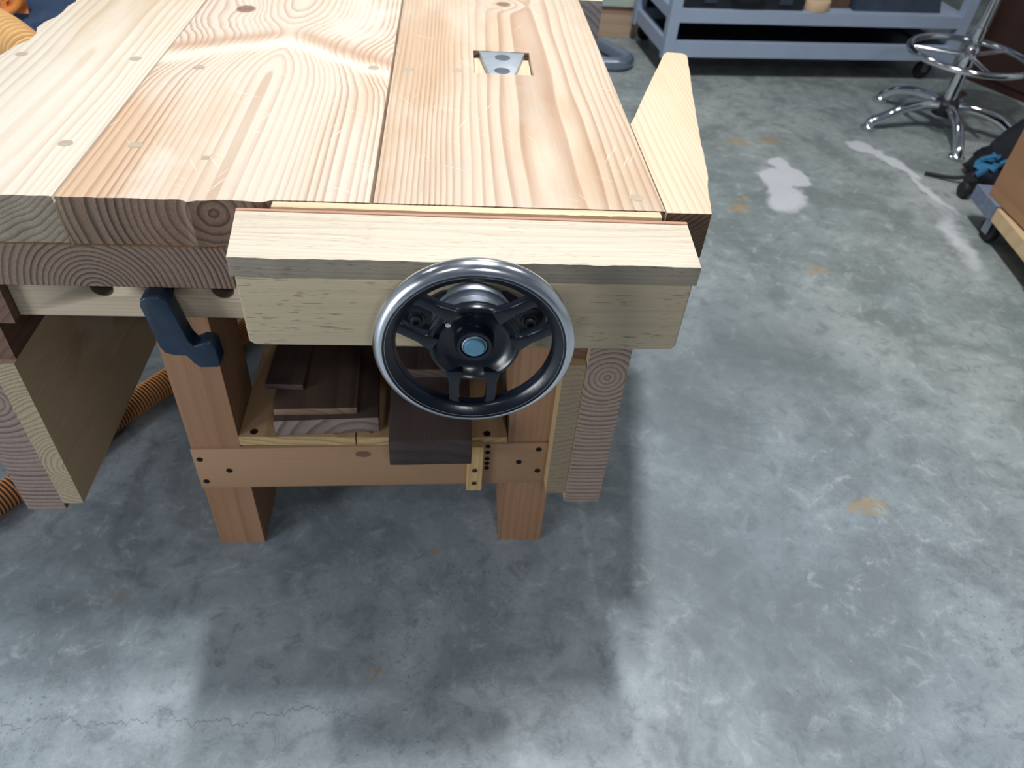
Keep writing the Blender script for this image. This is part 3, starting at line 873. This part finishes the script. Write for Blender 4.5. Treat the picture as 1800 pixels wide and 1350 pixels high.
# ------------------------------------------------------------------ holdfast hung in the rack
hf = thing('holdfast', 'dark blue iron holdfast hooked into the hole rack under the bench top', 'clamp', (-0.43, 0.0, 0.60))
bm = BM(); tube(bm, spline([(-0.4475, 0.12, 0.7110), (-0.4475, 0.02, 0.7110), (-0.4475, -0.004, 0.712)], 6), 0.0165, 16)
obj('stem', bm, M['navy'], hf)
arm = [(-0.4665, 0.712), (-0.464, 0.7235), (-0.455, 0.7285), (-0.437, 0.728), (-0.424, 0.716), (-0.4195, 0.702), (-0.4075, 0.648), (-0.401, 0.636), (-0.385, 0.648),
       (-0.373, 0.648), (-0.367, 0.640), (-0.3645, 0.604), (-0.369, 0.598), (-0.398, 0.597), (-0.408, 0.601), (-0.417, 0.6165), (-0.436, 0.6175), (-0.449, 0.622), (-0.4545, 0.634)]
bm = BM(); prism(bm, arm, -0.034, -0.003, 'y')
for v in bm.verts:
    if v.co.x > -0.40:
        v.co.y -= 0.006
    if v.co.z > 0.71:
        v.co.y += 0.004
obj('arm', bm, M['navy'], hf, 0.002, 3)

# ------------------------------------------------------------------ lumber on the lower shelf
ZS = 0.3452


def board(label, mat, loc, ang, x1, ln, th, bev=0.0015, wane=0.0):
    t = bpy.data.objects
    bm = BM()
    pl = jag((0, 0), (x1, 0), 0.03, 0.0008, (0, 1)) + jag((x1, 0), (x1, ln), 0.12, wane, (1, 0)) + [(x1, ln), (0, ln)] + jag((0, ln), (0, 0), 0.12, wane, (1, 0))[1:]
    prism(bm, pl, 0, th)
    o = obj('lumber_board', bm, mat, None, bev)
    o.location = loc
    o.rotation_euler = (0, 0, math.radians(ang))
    return tag(o, label, 'board', 'lumber offcuts on the bench shelf')


board('dark walnut board with a pale sapwood end, lowest on the left of the bench shelf', M['walnut_pale'], (-0.327, 0.046, ZS), 3.5, 0.199, 0.95, 0.040)
board('thin reddish-ended walnut board lying on the board with the pale sapwood end', M['walnut_red'], (-0.327, 0.062, ZS + 0.0403), 2.0, 0.158, 0.80, 0.017, wane=0.001)
board('narrow dark walnut offcut on top of the left lumber pile', M['walnut'], (-0.350, 0.118, ZS + 0.0576), -1.5, 0.073, 0.62, 0.014)
board('thick purplish dark block sticking out over the shelf rail below the handwheel', M['walnut_block'], (-0.103, -0.030, ZS), 1.0, 0.155, 0.40, 0.066, 0.002)
board('wide walnut board end behind the handwheel, on top of the thick block', M['walnut'], (-0.118, 0.148, ZS + 0.0663), -1.0, 0.176, 0.5, 0.022)
board('pale-ended short board topmost on the stack behind the handwheel', M['walnut_pale'], (-0.115, 0.215, ZS + 0.0887), 1.0, 0.105, 0.38, 0.026)


# ------------------------------------------------------------------ hoses
def hose(name, label, ctl, r, pitch, mat, dark, loc, rib=0.0035):
    pts = resample(spline(ctl, 14), pitch / 6)
    t = thing(name, label, 'hose', loc)
    bm = BM()
    rr = [r + rib * (0.8, 1.0, 0.8, -0.7, -1.0, -0.7)[i % 6] for i in range(len(pts))]
    tube(bm, pts, rr, 16)
    obj('ribbed_sleeve', bm, mat, t)
    bm = BM(); tube(bm, pts[::6], r - rib * 0.30, 16)
    obj('inner_liner', bm, dark, t)
    return t


hose('dust_hose', 'orange ribbed hose lying across the floor under and behind the bench',
     [(-1.45, -0.35, 0.036), (-1.18, -0.10, 0.036), (-0.985, 0.155, 0.036), (-0.885, 0.315, 0.036), (-0.775, 0.480, 0.036), (-0.665, 0.635, 0.036), (-0.575, 0.765, 0.036), (-0.42, 1.02, 0.036), (-0.30, 1.30, 0.036), (-0.3, 1.55, 0.036)],
     0.032, 0.0085, M['hose'], M['hose_dark'], (-0.775, 0.48, 0.0), 0.0022)
hose('wide_dust_hose', 'fat pale orange hose with dark grooves, hanging left of the far bench end',
     [(-2.2, 1.75, 0.50), (-1.75, 1.70, 0.60), (-1.45, 1.51, 0.63), (-1.22, 1.32, 0.62), (-1.08, 1.17, 0.56), (-0.99, 1.05, 0.44), (-0.95, 0.95, 0.25), (-0.97, 1.0, 0.10), (-1.10, 1.2, 0.055)],
     0.054, 0.0195, M['hose_pale'], M['hose_dark'], (-1.22, 1.25, 0.0), 0.006)

# ------------------------------------------------------------------ orange sawhorse and canvas, far left
sh = thing('sawhorse', 'orange honeycomb plastic sawhorse standing beyond the left bench edge', 'sawhorse', (-1.85, 2.35, 0))


def hexpanel(bm, x0, z0, x1, z1, th, mtx):
    """frame plate with hexagon ribs"""
    box(bm, x0, x1, 0, th * 0.4, z0, z1, mtx)
    s = 0.026
    row = 0
    z = z0 + s
    while z < z1 - s * 0.5:
        x = x0 + s + (row % 2) * s * 0.95
        while x < x1 - s * 0.6:
            ring = []
            for k in range(6):
                t = PI / 6 + k * PI / 3
                ring.append((x + s * math.cos(t), z + s * math.sin(t)))
            for k in range(6):
                p, q = ring[k], ring[(k + 1) % 6]
                c = (x, z)
                inn = [(c[0] + (p[0] - c[0]) * 0.74, c[1] + (p[1] - c[1]) * 0.74), (c[0] + (q[0] - c[0]) * 0.74, c[1] + (q[1] - c[1]) * 0.74)]
                prism(bm, [p, q, inn[1], inn[0]], -th * 0.6, 0.0, 'y', mtx)
            x += s * 1.8
        z += s * 1.58
        row += 1


mt = Matrix.Translation((-1.92, 1.93, 0)) @ Matrix.Rotation(math.radians(4), 4, 'Z') @ Matrix.Rotation(math.radians(-12), 4, 'X')
bm = BM(); hexpanel(bm, 0.0, 0.475, 0.40, 0.85, 0.022, mt)
obj('honeycomb_panel', bm, M['orange'], sh, 0.0)
for (a, b) in (((-1.88, 2.03, 0.50), (-2.0, 1.93, 0.0)), ((-1.74, 2.04, 0.50), (-1.80, 1.93, 0.0))):
    bm = BM(); tube(bm, [a, b], [0.030, 0.022], 10)
    obj('leg', bm, M['orange'], sh)
bm = BM(); tube(bm, spline([(-1.60, 1.995, 0.475), (-1.54, 2.005, 0.50), (-1.51, 2.02, 0.55), (-1.46, 2.05, 0.64), (-1.44, 2.07, 0.78)], 6), 0.014, 10)
obj('curved_edge', bm, M['orange'], sh)
for (dx, mm) in ((0.0, 'orange_dark'), (0.085, 'orange')):
    bm = BM(); tube(bm, [(-1.56 + dx, 2.38, 0.66), (-1.60 + dx, 2.50, 0.40), (-1.64 + dx, 2.56, 0.20), (-1.66 + dx, 2.60, 0.0)], 0.021, 10)
    obj('leg', bm, M[mm], sh)
# canvas bag on the floor beside it
bm = BM()
bmesh.ops.create_cube(bm, size=1.0)
bmesh.ops.subdivide_edges(bm, edges=bm.edges, cuts=5, use_grid_fill=True)
for v in bm.verts:
    p = v.co.copy()
    k = 1 - 0.20 * (abs(p.x) * 2) ** 4 * 0.6
    v.co = Vector((p.x * 0.36, p.y * 0.33 * k, p.z * 0.45 + 0.225))
    v.co += Vector((math.sin(p.y * 9 + p.z * 7), math.cos(p.x * 8 + p.z * 5), math.sin(p.x * 7 + p.y * 11))) * 0.012
    v.co.z = max(v.co.z, 0.0)
    if p.z > 0.4:
        v.co.z -= 0.02 * abs(p.x) * 2 + 0.015 * math.sin(p.x * 6)
o = obj('canvas_bag', bm, M['denim'])
o.location = (-1.47, 2.21, 0.0)
o.rotation_euler = (0, 0, 0.44)
tag(o, 'navy blue canvas bag on the floor beside the orange sawhorse', 'bag')
bm = BM(); box(bm, -2.6, -1.25, 2.75, 3.2, 0.0, 0.62)
c = thing('brown_cabinet', 'dull brown low cabinet far behind the orange sawhorse', 'cabinet', (-1.9, 2.95, 0))
obj('body', bm, M['brown'], c, 0.006)
for i in range(2):
    bm = BM(); box(bm, -2.58 + i * 0.67, -1.93 + i * 0.66, 2.735, 2.75, 0.06, 0.60)
    d = obj('door', bm, M['brown'], c, 0.004)
    bm = BM(); box(bm, -1.99 + i * 0.10, -1.965 + i * 0.10, 2.722, 2.736, 0.42, 0.54)
    obj('handle', bm, M['steel_dot'], d, 0.003)

# ------------------------------------------------------------------ steel shelving unit, far right
su = thing('shelving_unit', 'blue-grey steel shelving unit on casters by the far wall', 'shelf', (1.16, 2.955, 0), rot=(0, 0, math.radians(5)))
W, D = 1.60, 0.60
for (x, y) in ((-0.06, 0.0), (W - 0.05, 0.0), (-0.06, D - 0.05), (W - 0.05, D - 0.05)):
    bm = BM(); box(bm, x, x + 0.055, y, y + 0.05, 0.105, 1.6)
    obj('post', bm, M['shelf_steel'], su, 0.003)
    cx = x + (0.10 if x < 0 else -0.06)
    cs = BM(); lathe(cs, [(0.020, -0.014), (0.045, -0.014), (0.050, -0.008), (0.050, 0.008), (0.045, 0.014), (0.020, 0.014)], (cx, y + 0.07, 0.05), 'y', 24)
    cw = obj('caster_wheel', cs, M['rubber'], su)
    cs = BM()
    box(cs, cx - 0.018, cx + 0.018, y + 0.05, y + 0.054, 0.04, 0.105)
    box(cs, cx - 0.018, cx + 0.018, y + 0.086, y + 0.09, 0.04, 0.105)
    obj('caster_fork', cs, M['steel_dot'], cw)
for (z0, z1) in ((0.118, 0.190), (0.285, 0.345), (0.85, 0.91), (1.45, 1.51)):
    for y in (0.004, D - 0.044):
        bm = BM(); box(bm, -0.004, W - 0.051, y, y + 0.04, z0, z1)
        obj('beam', bm, M['shelf_steel'], su, 0.003)
    for x in (-0.052, W - 0.045):
        bm = BM(); box(bm, x, x + 0.038, 0.051, D - 0.051, z0 + 0.005, z1)
        obj('side_beam', bm, M['shelf_steel'], su, 0.003)
    if z0 > 0.2:
        bm = BM(); box(bm, -0.012, W - 0.046, 0.045, D - 0.045, z1 - 0.018, z1 - 0.001)
        obj('shelf_deck', bm, M['shelf_steel'], su)
    else:
        bm = BM(); box(bm, -0.012, W - 0.046, 0.045, D - 0.045, z0 + 0.004, z0 + 0.02)
        obj('shelf_deck', bm, M['black'], su)
bm = BM(); box(bm, -0.05, W, D + 0.001, D + 0.012, 0.10, 1.58)
obj('back_panel', bm, M['black'], su)


def on_shelf(x, y, z=0.345):
    a = math.radians(5)
    return (1.16 + x * math.cos(a) - y * math.sin(a), 2.955 + x * math.sin(a) + y * math.cos(a), z)


cc = thing('tool_case', 'black plastic tool case with two latches on the steel shelf', 'case', on_shelf(0.335, 0.25), rot=(0, 0, math.radians(5)))
bm = BM(); box(bm, -0.315, 0.315, -0.215, 0.2, 0.0, 0.085)
obj('body', bm, M['black'], cc, 0.012, 3)
bm = BM(); box(bm, -0.315, 0.315, -0.215, 0.2, 0.088, 0.15)
obj('lid', bm, M['black'], cc, 0.012, 3)
for x in (-0.19, 0.21):
    bm = BM(); box(bm, x - 0.035, x + 0.035, -0.228, -0.2145, 0.03, 0.115)
    obj('latch', bm, M['bag_grey'], cc, 0.004)
bm = BM(); tube(bm, spline([(-0.08, -0.214, 0.075), (-0.075, -0.245, 0.075), (0.0, -0.252, 0.075), (0.075, -0.245, 0.075), (0.08, -0.214, 0.075)], 5), 0.012, 10)
obj('handle', bm, M['black'], cc)
# beige round-cornered offcut and a brown box
pts = [(0.07 * math.cos(t), 0.062 * math.sin(t)) for t in [PI + PI * i / 12 for i in range(13)]] + [(0.085, 0.03), (0.075, 0.14), (-0.065, 0.14)]
bm = BM(); prism(bm, pts, 0, 0.05)
o = obj('wood_offcut', bm, M['beige'], None, 0.004)
o.location = on_shelf(0.735, 0.065)
o.rotation_euler = (0, 0, 0.09)
tag(o, 'beige rounded wood offcut between the black case and the slate bag on the steel shelf', 'offcut')
bx = thing('card_box', 'small dark brown box on the steel shelf beside the slate bag', 'box', on_shelf(0.885, 0.22), rot=(0, 0, math.radians(5)))
bm = BM(); box(bm, -0.055, 0.055, -0.12, 0.12, 0, 0.14)
obj('body', bm, M['brown'], bx, 0.003)
bm = BM(); box(bm, -0.058, 0.058, -0.123, 0.123, 0.11, 0.145)
obj('lid', bm, M['brown'], bx, 0.002)
gb = thing('slate_bag', 'slate grey soft tool bag at the right end of the steel shelf', 'bag', on_shelf(1.20, 0.24), rot=(0, 0, math.radians(5)))
bm = BM()
bmesh.ops.create_cube(bm, size=1.0)
bmesh.ops.subdivide_edges(bm, edges=bm.edges, cuts=5, use_grid_fill=True)
for v in bm.verts:
    p = v.co.copy()
    tpr = 1 - 0.22 * max(0, p.z + 0.5)
    v.co = Vector((p.x * 0.50 * tpr, p.y * 0.36 * (1 - 0.45 * max(0, p.z + 0.5)), (p.z + 0.5) * 0.30))
    if p.z > -0.45:
        v.co += Vector((0, math.sin(p.x * 9 + p.z * 5), math.cos(p.x * 7 + p.y * 5))) * 0.006
obj('body', bm, M['bag_grey'], gb, 0.0)
for y in (-0.05, 0.05):
    bm = BM(); tube(bm, spline([(-0.10, y * 1.6, 0.26), (-0.09, y, 0.34), (0.0, y * 0.8, 0.38), (0.09, y, 0.34), (0.10, y * 1.6, 0.26)], 6), 0.011, 8)
    obj('handle', bm, M['black_cloth'], gb)

# ------------------------------------------------------------------ stacked timber and pale board behind the bench
for i, (z0, z1, x1, mm, lab) in enumerate(((0.0, 0.062, 1.100, 'crate', 'lowest pink pine block of the stack left of the steel shelf'),
                                          (0.063, 0.118, 1.105, 'crate', 'middle pine block of the stack left of the steel shelf'),
                                          (0.119, 0.165, 1.115, 'crate_red', 'reddish pine block just under the pale green board'))):
    bm = BM(); box(bm, 0.45, x1, 3.62, 3.95, z0, z1)
    o = obj('timber_block', bm, M[mm], None, 0.003, base=(0.8, 3.7, z0))
    tag(o, lab, 'block', 'stacked timber blocks')
bm = BM(); box(bm, 0.42, 1.10, 3.60, 4.0, 0.166, 0.206)
o = obj('pale_board', bm, M['pale_green'], None, 0.003, base=(0.8, 3.7, 0.166))
tag(o, 'pale green board lying on the timber blocks left of the steel shelf', 'board')
# tubular stand with a U-shaped floor base
st = thing('tube_stand', 'grey stand with a bent tube floor base behind the bench', 'stand', (0.6, 3.2, 0))
bm = BM(); tube(bm, spline([(0.18, 3.055, 0.035), (0.60, 3.055, 0.035), (0.86, 3.055, 0.035), (0.935, 3.075, 0.035), (0.965, 3.13, 0.035), (0.935, 3.20, 0.035), (0.83, 3.36, 0.035), (0.62, 3.55, 0.035), (0.40, 3.56, 0.035)], 8), 0.034, 16)
obj('floor_tube', bm, M['tube'], st)
bm = BM(); tube(bm, [(0.30, 3.055, 0.06), (0.30, 3.055, 0.62)], 0.028, 14)
obj('post', bm, M['tube'], st)
bm = BM(); tube(bm, [(0.05, 3.055, 0.645), (0.52, 3.055, 0.645)], 0.03, 14)
obj('roller', bm, M['collar'], st)

# ------------------------------------------------------------------ chrome stool
SX, SY = 2.415, 2.49
sl = thing('drafting_stool', 'chrome five-legged drafting stool with ring footrest beside the dark cabinet', 'stool', (SX, SY, 0))
bm = BM(); lathe(bm, [(0.022, 0.065), (0.054, 0.068), (0.058, 0.085), (0.058, 0.125), (0.044, 0.140), (0.028, 0.143)], (SX, SY, 0), 'z', 32)
obj('hub', bm, M['black'], sl)
for i, (ang, R_) in enumerate(((257, 0.355), (188, 0.385), (118, 0.345), (44, 0.36), (330, 0.37))):
    a = math.radians(ang)
    d = (math.cos(a), math.sin(a))
    prof = [(0.04, 0.108), (0.10, 0.116), (0.17, 0.112), (0.245, 0.094), (0.30, 0.066), (R_ - 0.012, 0.038), (R_, 0.024)]
    bm = BM(); tube(bm, spline([(SX + d[0] * r, SY + d[1] * r, z) for r, z in prof], 6), 0.0235, 16)
    lg = obj('leg', bm, M['chrome'], sl)
    bm = BM(); lathe(bm, [(0.030, 0.0), (0.036, 0.004), (0.036, 0.012), (0.028, 0.018), (0.020, 0.034)], (SX + d[0] * R_, SY + d[1] * R_, 0), 'z', 24)
    obj('glide', bm, M['chrome'], lg)
bm = BM(); lathe(bm, [(0.028, 0.142), (0.028, 0.47), (0.022, 0.472), (0.022, 0.64)], (SX, SY, 0), 'z', 28)
obj('column', bm, M['chrome'], sl)
bm = BM(); lathe(bm, [(0.034, 0.300), (0.035, 0.304), (0.035, 0.382), (0.033, 0.386)], (SX, SY, 0), 'z', 28)
obj('ring_clamp', bm, M['chrome'], sl)
bm = BM(); tube(bm, [(SX + 0.263 * math.cos(t), SY + 0.263 * math.sin(t), 0.345) for t in [2 * PI * i / 64 for i in range(64)]], 0.0150, 12, closed=True)
rg = obj('footrest_ring', bm, M['chrome'], sl)
for ang in (262, 158, 22):
    a = math.radians(ang)
    bm = BM(); tube(bm, [(SX + 0.03 * math.cos(a), SY + 0.03 * math.sin(a), 0.345), (SX + 0.255 * math.cos(a), SY + 0.255 * math.sin(a), 0.345)], 0.0095, 10)
    obj('ring_arm', bm, M['chrome'], rg)
bm = BM(); lathe(bm, [(0.04, 0.64), (0.17, 0.645), (0.185, 0.66), (0.185, 0.70), (0.17, 0.72), (0.02, 0.725)], (SX, SY, 0), 'z', 40)
obj('seat', bm, M['black_cloth'], sl)

# ------------------------------------------------------------------ dark cabinet, far right
dc = thing('dark_cabinet', 'dark reddish brown cabinet behind the chrome stool', 'cabinet', (2.93, 3.18, 0), rot=(0, 0, math.radians(-63)))
bm = BM(); box(bm, 0.0, 1.1, 0.0, 0.5, 0.004, 1.2)
obj('body', bm, M['maroon'], dc, 0.008)
for i in range(2):
    bm = BM(); box(bm, 0.04 + i * 0.52, 0.54 + i * 0.52, -0.014, -0.0005, 0.05, 1.16)
    d = obj('door', bm, M['maroon'], dc, 0.004)
    bm = BM(); box(bm, 0.50 + i * 0.07, 0.515 + i * 0.07, -0.032, -0.014, 0.7, 0.85)
    obj('handle', bm, M['steel_dot'], d, 0.003)

# ------------------------------------------------------------------ mover's dolly and plywood box
dl = thing('mover_dolly', 'low wooden mover\'s dolly with carpeted bar ends under the plywood box', 'dolly', (2.15, 1.2, 0))
dmt = Matrix.Translation((2.118, 1.580, 0)) @ Matrix.Rotation(math.radians(-7), 4, 'Z')
for x in (0.0, 0.36):
    bm = BM(); box(bm, x - 0.045, x + 0.045, -0.64, 0.0, 0.093, 0.143, dmt)
    br = obj('bar', bm, M['bar'], dl, 0.003)
    for (ya, yb) in ((-0.17, 0.008), (-0.65, -0.49)):
        bm = BM(); box(bm, x - 0.053, x + 0.053, ya, yb, 0.0905, 0.151, dmt)
        obj('carpet_pad', bm, M['felt'], br, 0.010, 3)
for y in (-0.145, -0.50):
    bm = BM(); box(bm, 0.054, 0.306, y - 0.04, y + 0.04, 0.093, 0.142, dmt)
    obj('cross_bar', bm, M['bar'], dl, 0.003)
for (x, y) in ((-0.015, -0.15), (0.348, -0.03), (0.0, -0.56), (0.348, -0.57)):
    c = dmt @ Vector((x, y, 0.046))
    bm = BM(); lathe(bm, [(0.014, -0.013), (0.043, -0.013), (0.046, -0.008), (0.046, 0.008), (0.043, 0.013), (0.014, 0.013)], (c.x, c.y, 0.046), 'x', 28)
    cw = obj('caster_wheel', bm, M['rubber'], dl)
    bm = BM()
    box(bm, c.x - 0.020, c.x - 0.016, c.y - 0.016, c.y + 0.022, 0.03, 0.09)
    box(bm, c.x + 0.016, c.x + 0.020, c.y - 0.016, c.y + 0.022, 0.03, 0.09)
    box(bm, c.x - 0.020, c.x + 0.020, c.y - 0.022, c.y + 0.026, 0.086, 0.0905)
    obj('caster_fork', bm, M['collar'], cw, 0.001)
pb = thing('plywood_box', 'brown plywood box standing on the mover\'s dolly at the right edge', 'box', (2.068, 1.512, 0.1515), rot=(0, 0, math.radians(-2)))
for nm_, dim in (('front_panel', (0.0, 0.018, -0.50, 0.0, 0, 0.55)), ('back_panel', (0.382, 0.40, -0.50, 0.0, 0, 0.55)), ('side_panel', (0.0185, 0.3815, -0.018, 0.0, 0, 0.55)),
                 ('side_panel', (0.0185, 0.3815, -0.50, -0.482, 0, 0.55)), ('bottom_panel', (0.0185, 0.3815, -0.4815, -0.0185, 0, 0.018)), ('lid', (0.0, 0.40, -0.50, 0.0, 0.5505, 0.568))):
    bm = BM(); box(bm, *dim)
    obj(nm_, bm, M['ply'], pb, 0.0015)

# ------------------------------------------------------------------ rolling backpack behind the dolly
bp = thing('backpack', 'black rolling backpack with blue panels lying behind the plywood box', 'backpack', (2.34, 1.93, 0))
bm = BM()
bmesh.ops.create_cube(bm, size=1.0)
bmesh.ops.subdivide_edges(bm, edges=bm.edges, cuts=6, use_grid_fill=True)
bmt = Matrix.Translation((2.53, 1.90, 0.03)) @ Matrix.Rotation(math.radians(-14), 4, 'Z')
for v in bm.verts:
    p = v.co.copy()
    rx = (1 - 0.35 * (2 * abs(p.y)) ** 3 * 0.5) * (1 - 0.25 * (p.z + 0.5))
    ry = 1 - 0.3 * (2 * abs(p.x)) ** 3 * 0.5 - 0.1 * (p.z + 0.5)
    hz = (p.z + 0.5) * (0.11 + 0.36 * (p.x + 0.5) + 0.015 * math.sin(p.y * 10))
    v.co = bmt @ Vector((p.x * 0.52 * rx + 0.012 * math.sin(p.y * 14 + p.z * 8), p.y * 0.30 * ry + 0.012 * math.sin(p.x * 11 + p.z * 9), hz))
inv = bmt.inverted()
bm.normal_update()
pan = BM()
for f in bm.faces:
    c = inv @ f.calc_center_median()
    if -0.238 < c.x < -0.175 and -0.10 < c.y < 0.0 and f.normal.z > 0.25:
        a = [pan.verts.new(v.co + f.normal * 0.012) for v in f.verts]
        b = [pan.verts.new(v.co - f.normal * 0.004) for v in f.verts]
        pan.faces.new(a)
        pan.faces.new(b[::-1])
        for q in range(len(a)):
            pan.faces.new((a[q], b[q], b[(q + 1) % len(a)], a[(q + 1) % len(a)]))
obj('body', bm, M['black_cloth'], bp)
obj('blue_panel', pan, M['bag_blue'], bp)
for k in (0, 1):
    bm = BM(); tube(bm, [bmt @ Vector(p) for p in spline([(-0.20, -0.12 - 0.01 * k, 0.10), (-0.12, -0.135, 0.17), (0.0, -0.125 + 0.03 * k, 0.245), (0.12, -0.09 + 0.05 * k, 0.31)], 6)], 0.005, 8)
    obj('blue_piping', bm, M['bag_blue'], bp)
bm = BM(); tube(bm, spline([(2.34, 1.88, 0.07), (2.26, 1.885, 0.045), (2.19, 1.91, 0.02), (2.095, 1.965, 0.010)], 6), 0.009, 8)
obj('strap', bm, M['black'], bp)
for (x, y) in ((2.165, 1.775), (2.30, 1.70)):
    bm = BM(); lathe(bm, [(0.012, -0.012), (0.030, -0.012), (0.033, -0.008), (0.033, 0.008), (0.030, 0.012), (0.012, 0.012)], (x, y, 0.033), 'x', 24)
    cw = obj('wheel', bm, M['rubber'], bp)
    bm = BM(); box(bm, x + 0.013, x + 0.03, y - 0.02, y + 0.05, 0.02, 0.085)
    obj('wheel_mount', bm, M['black'], cw, 0.004)
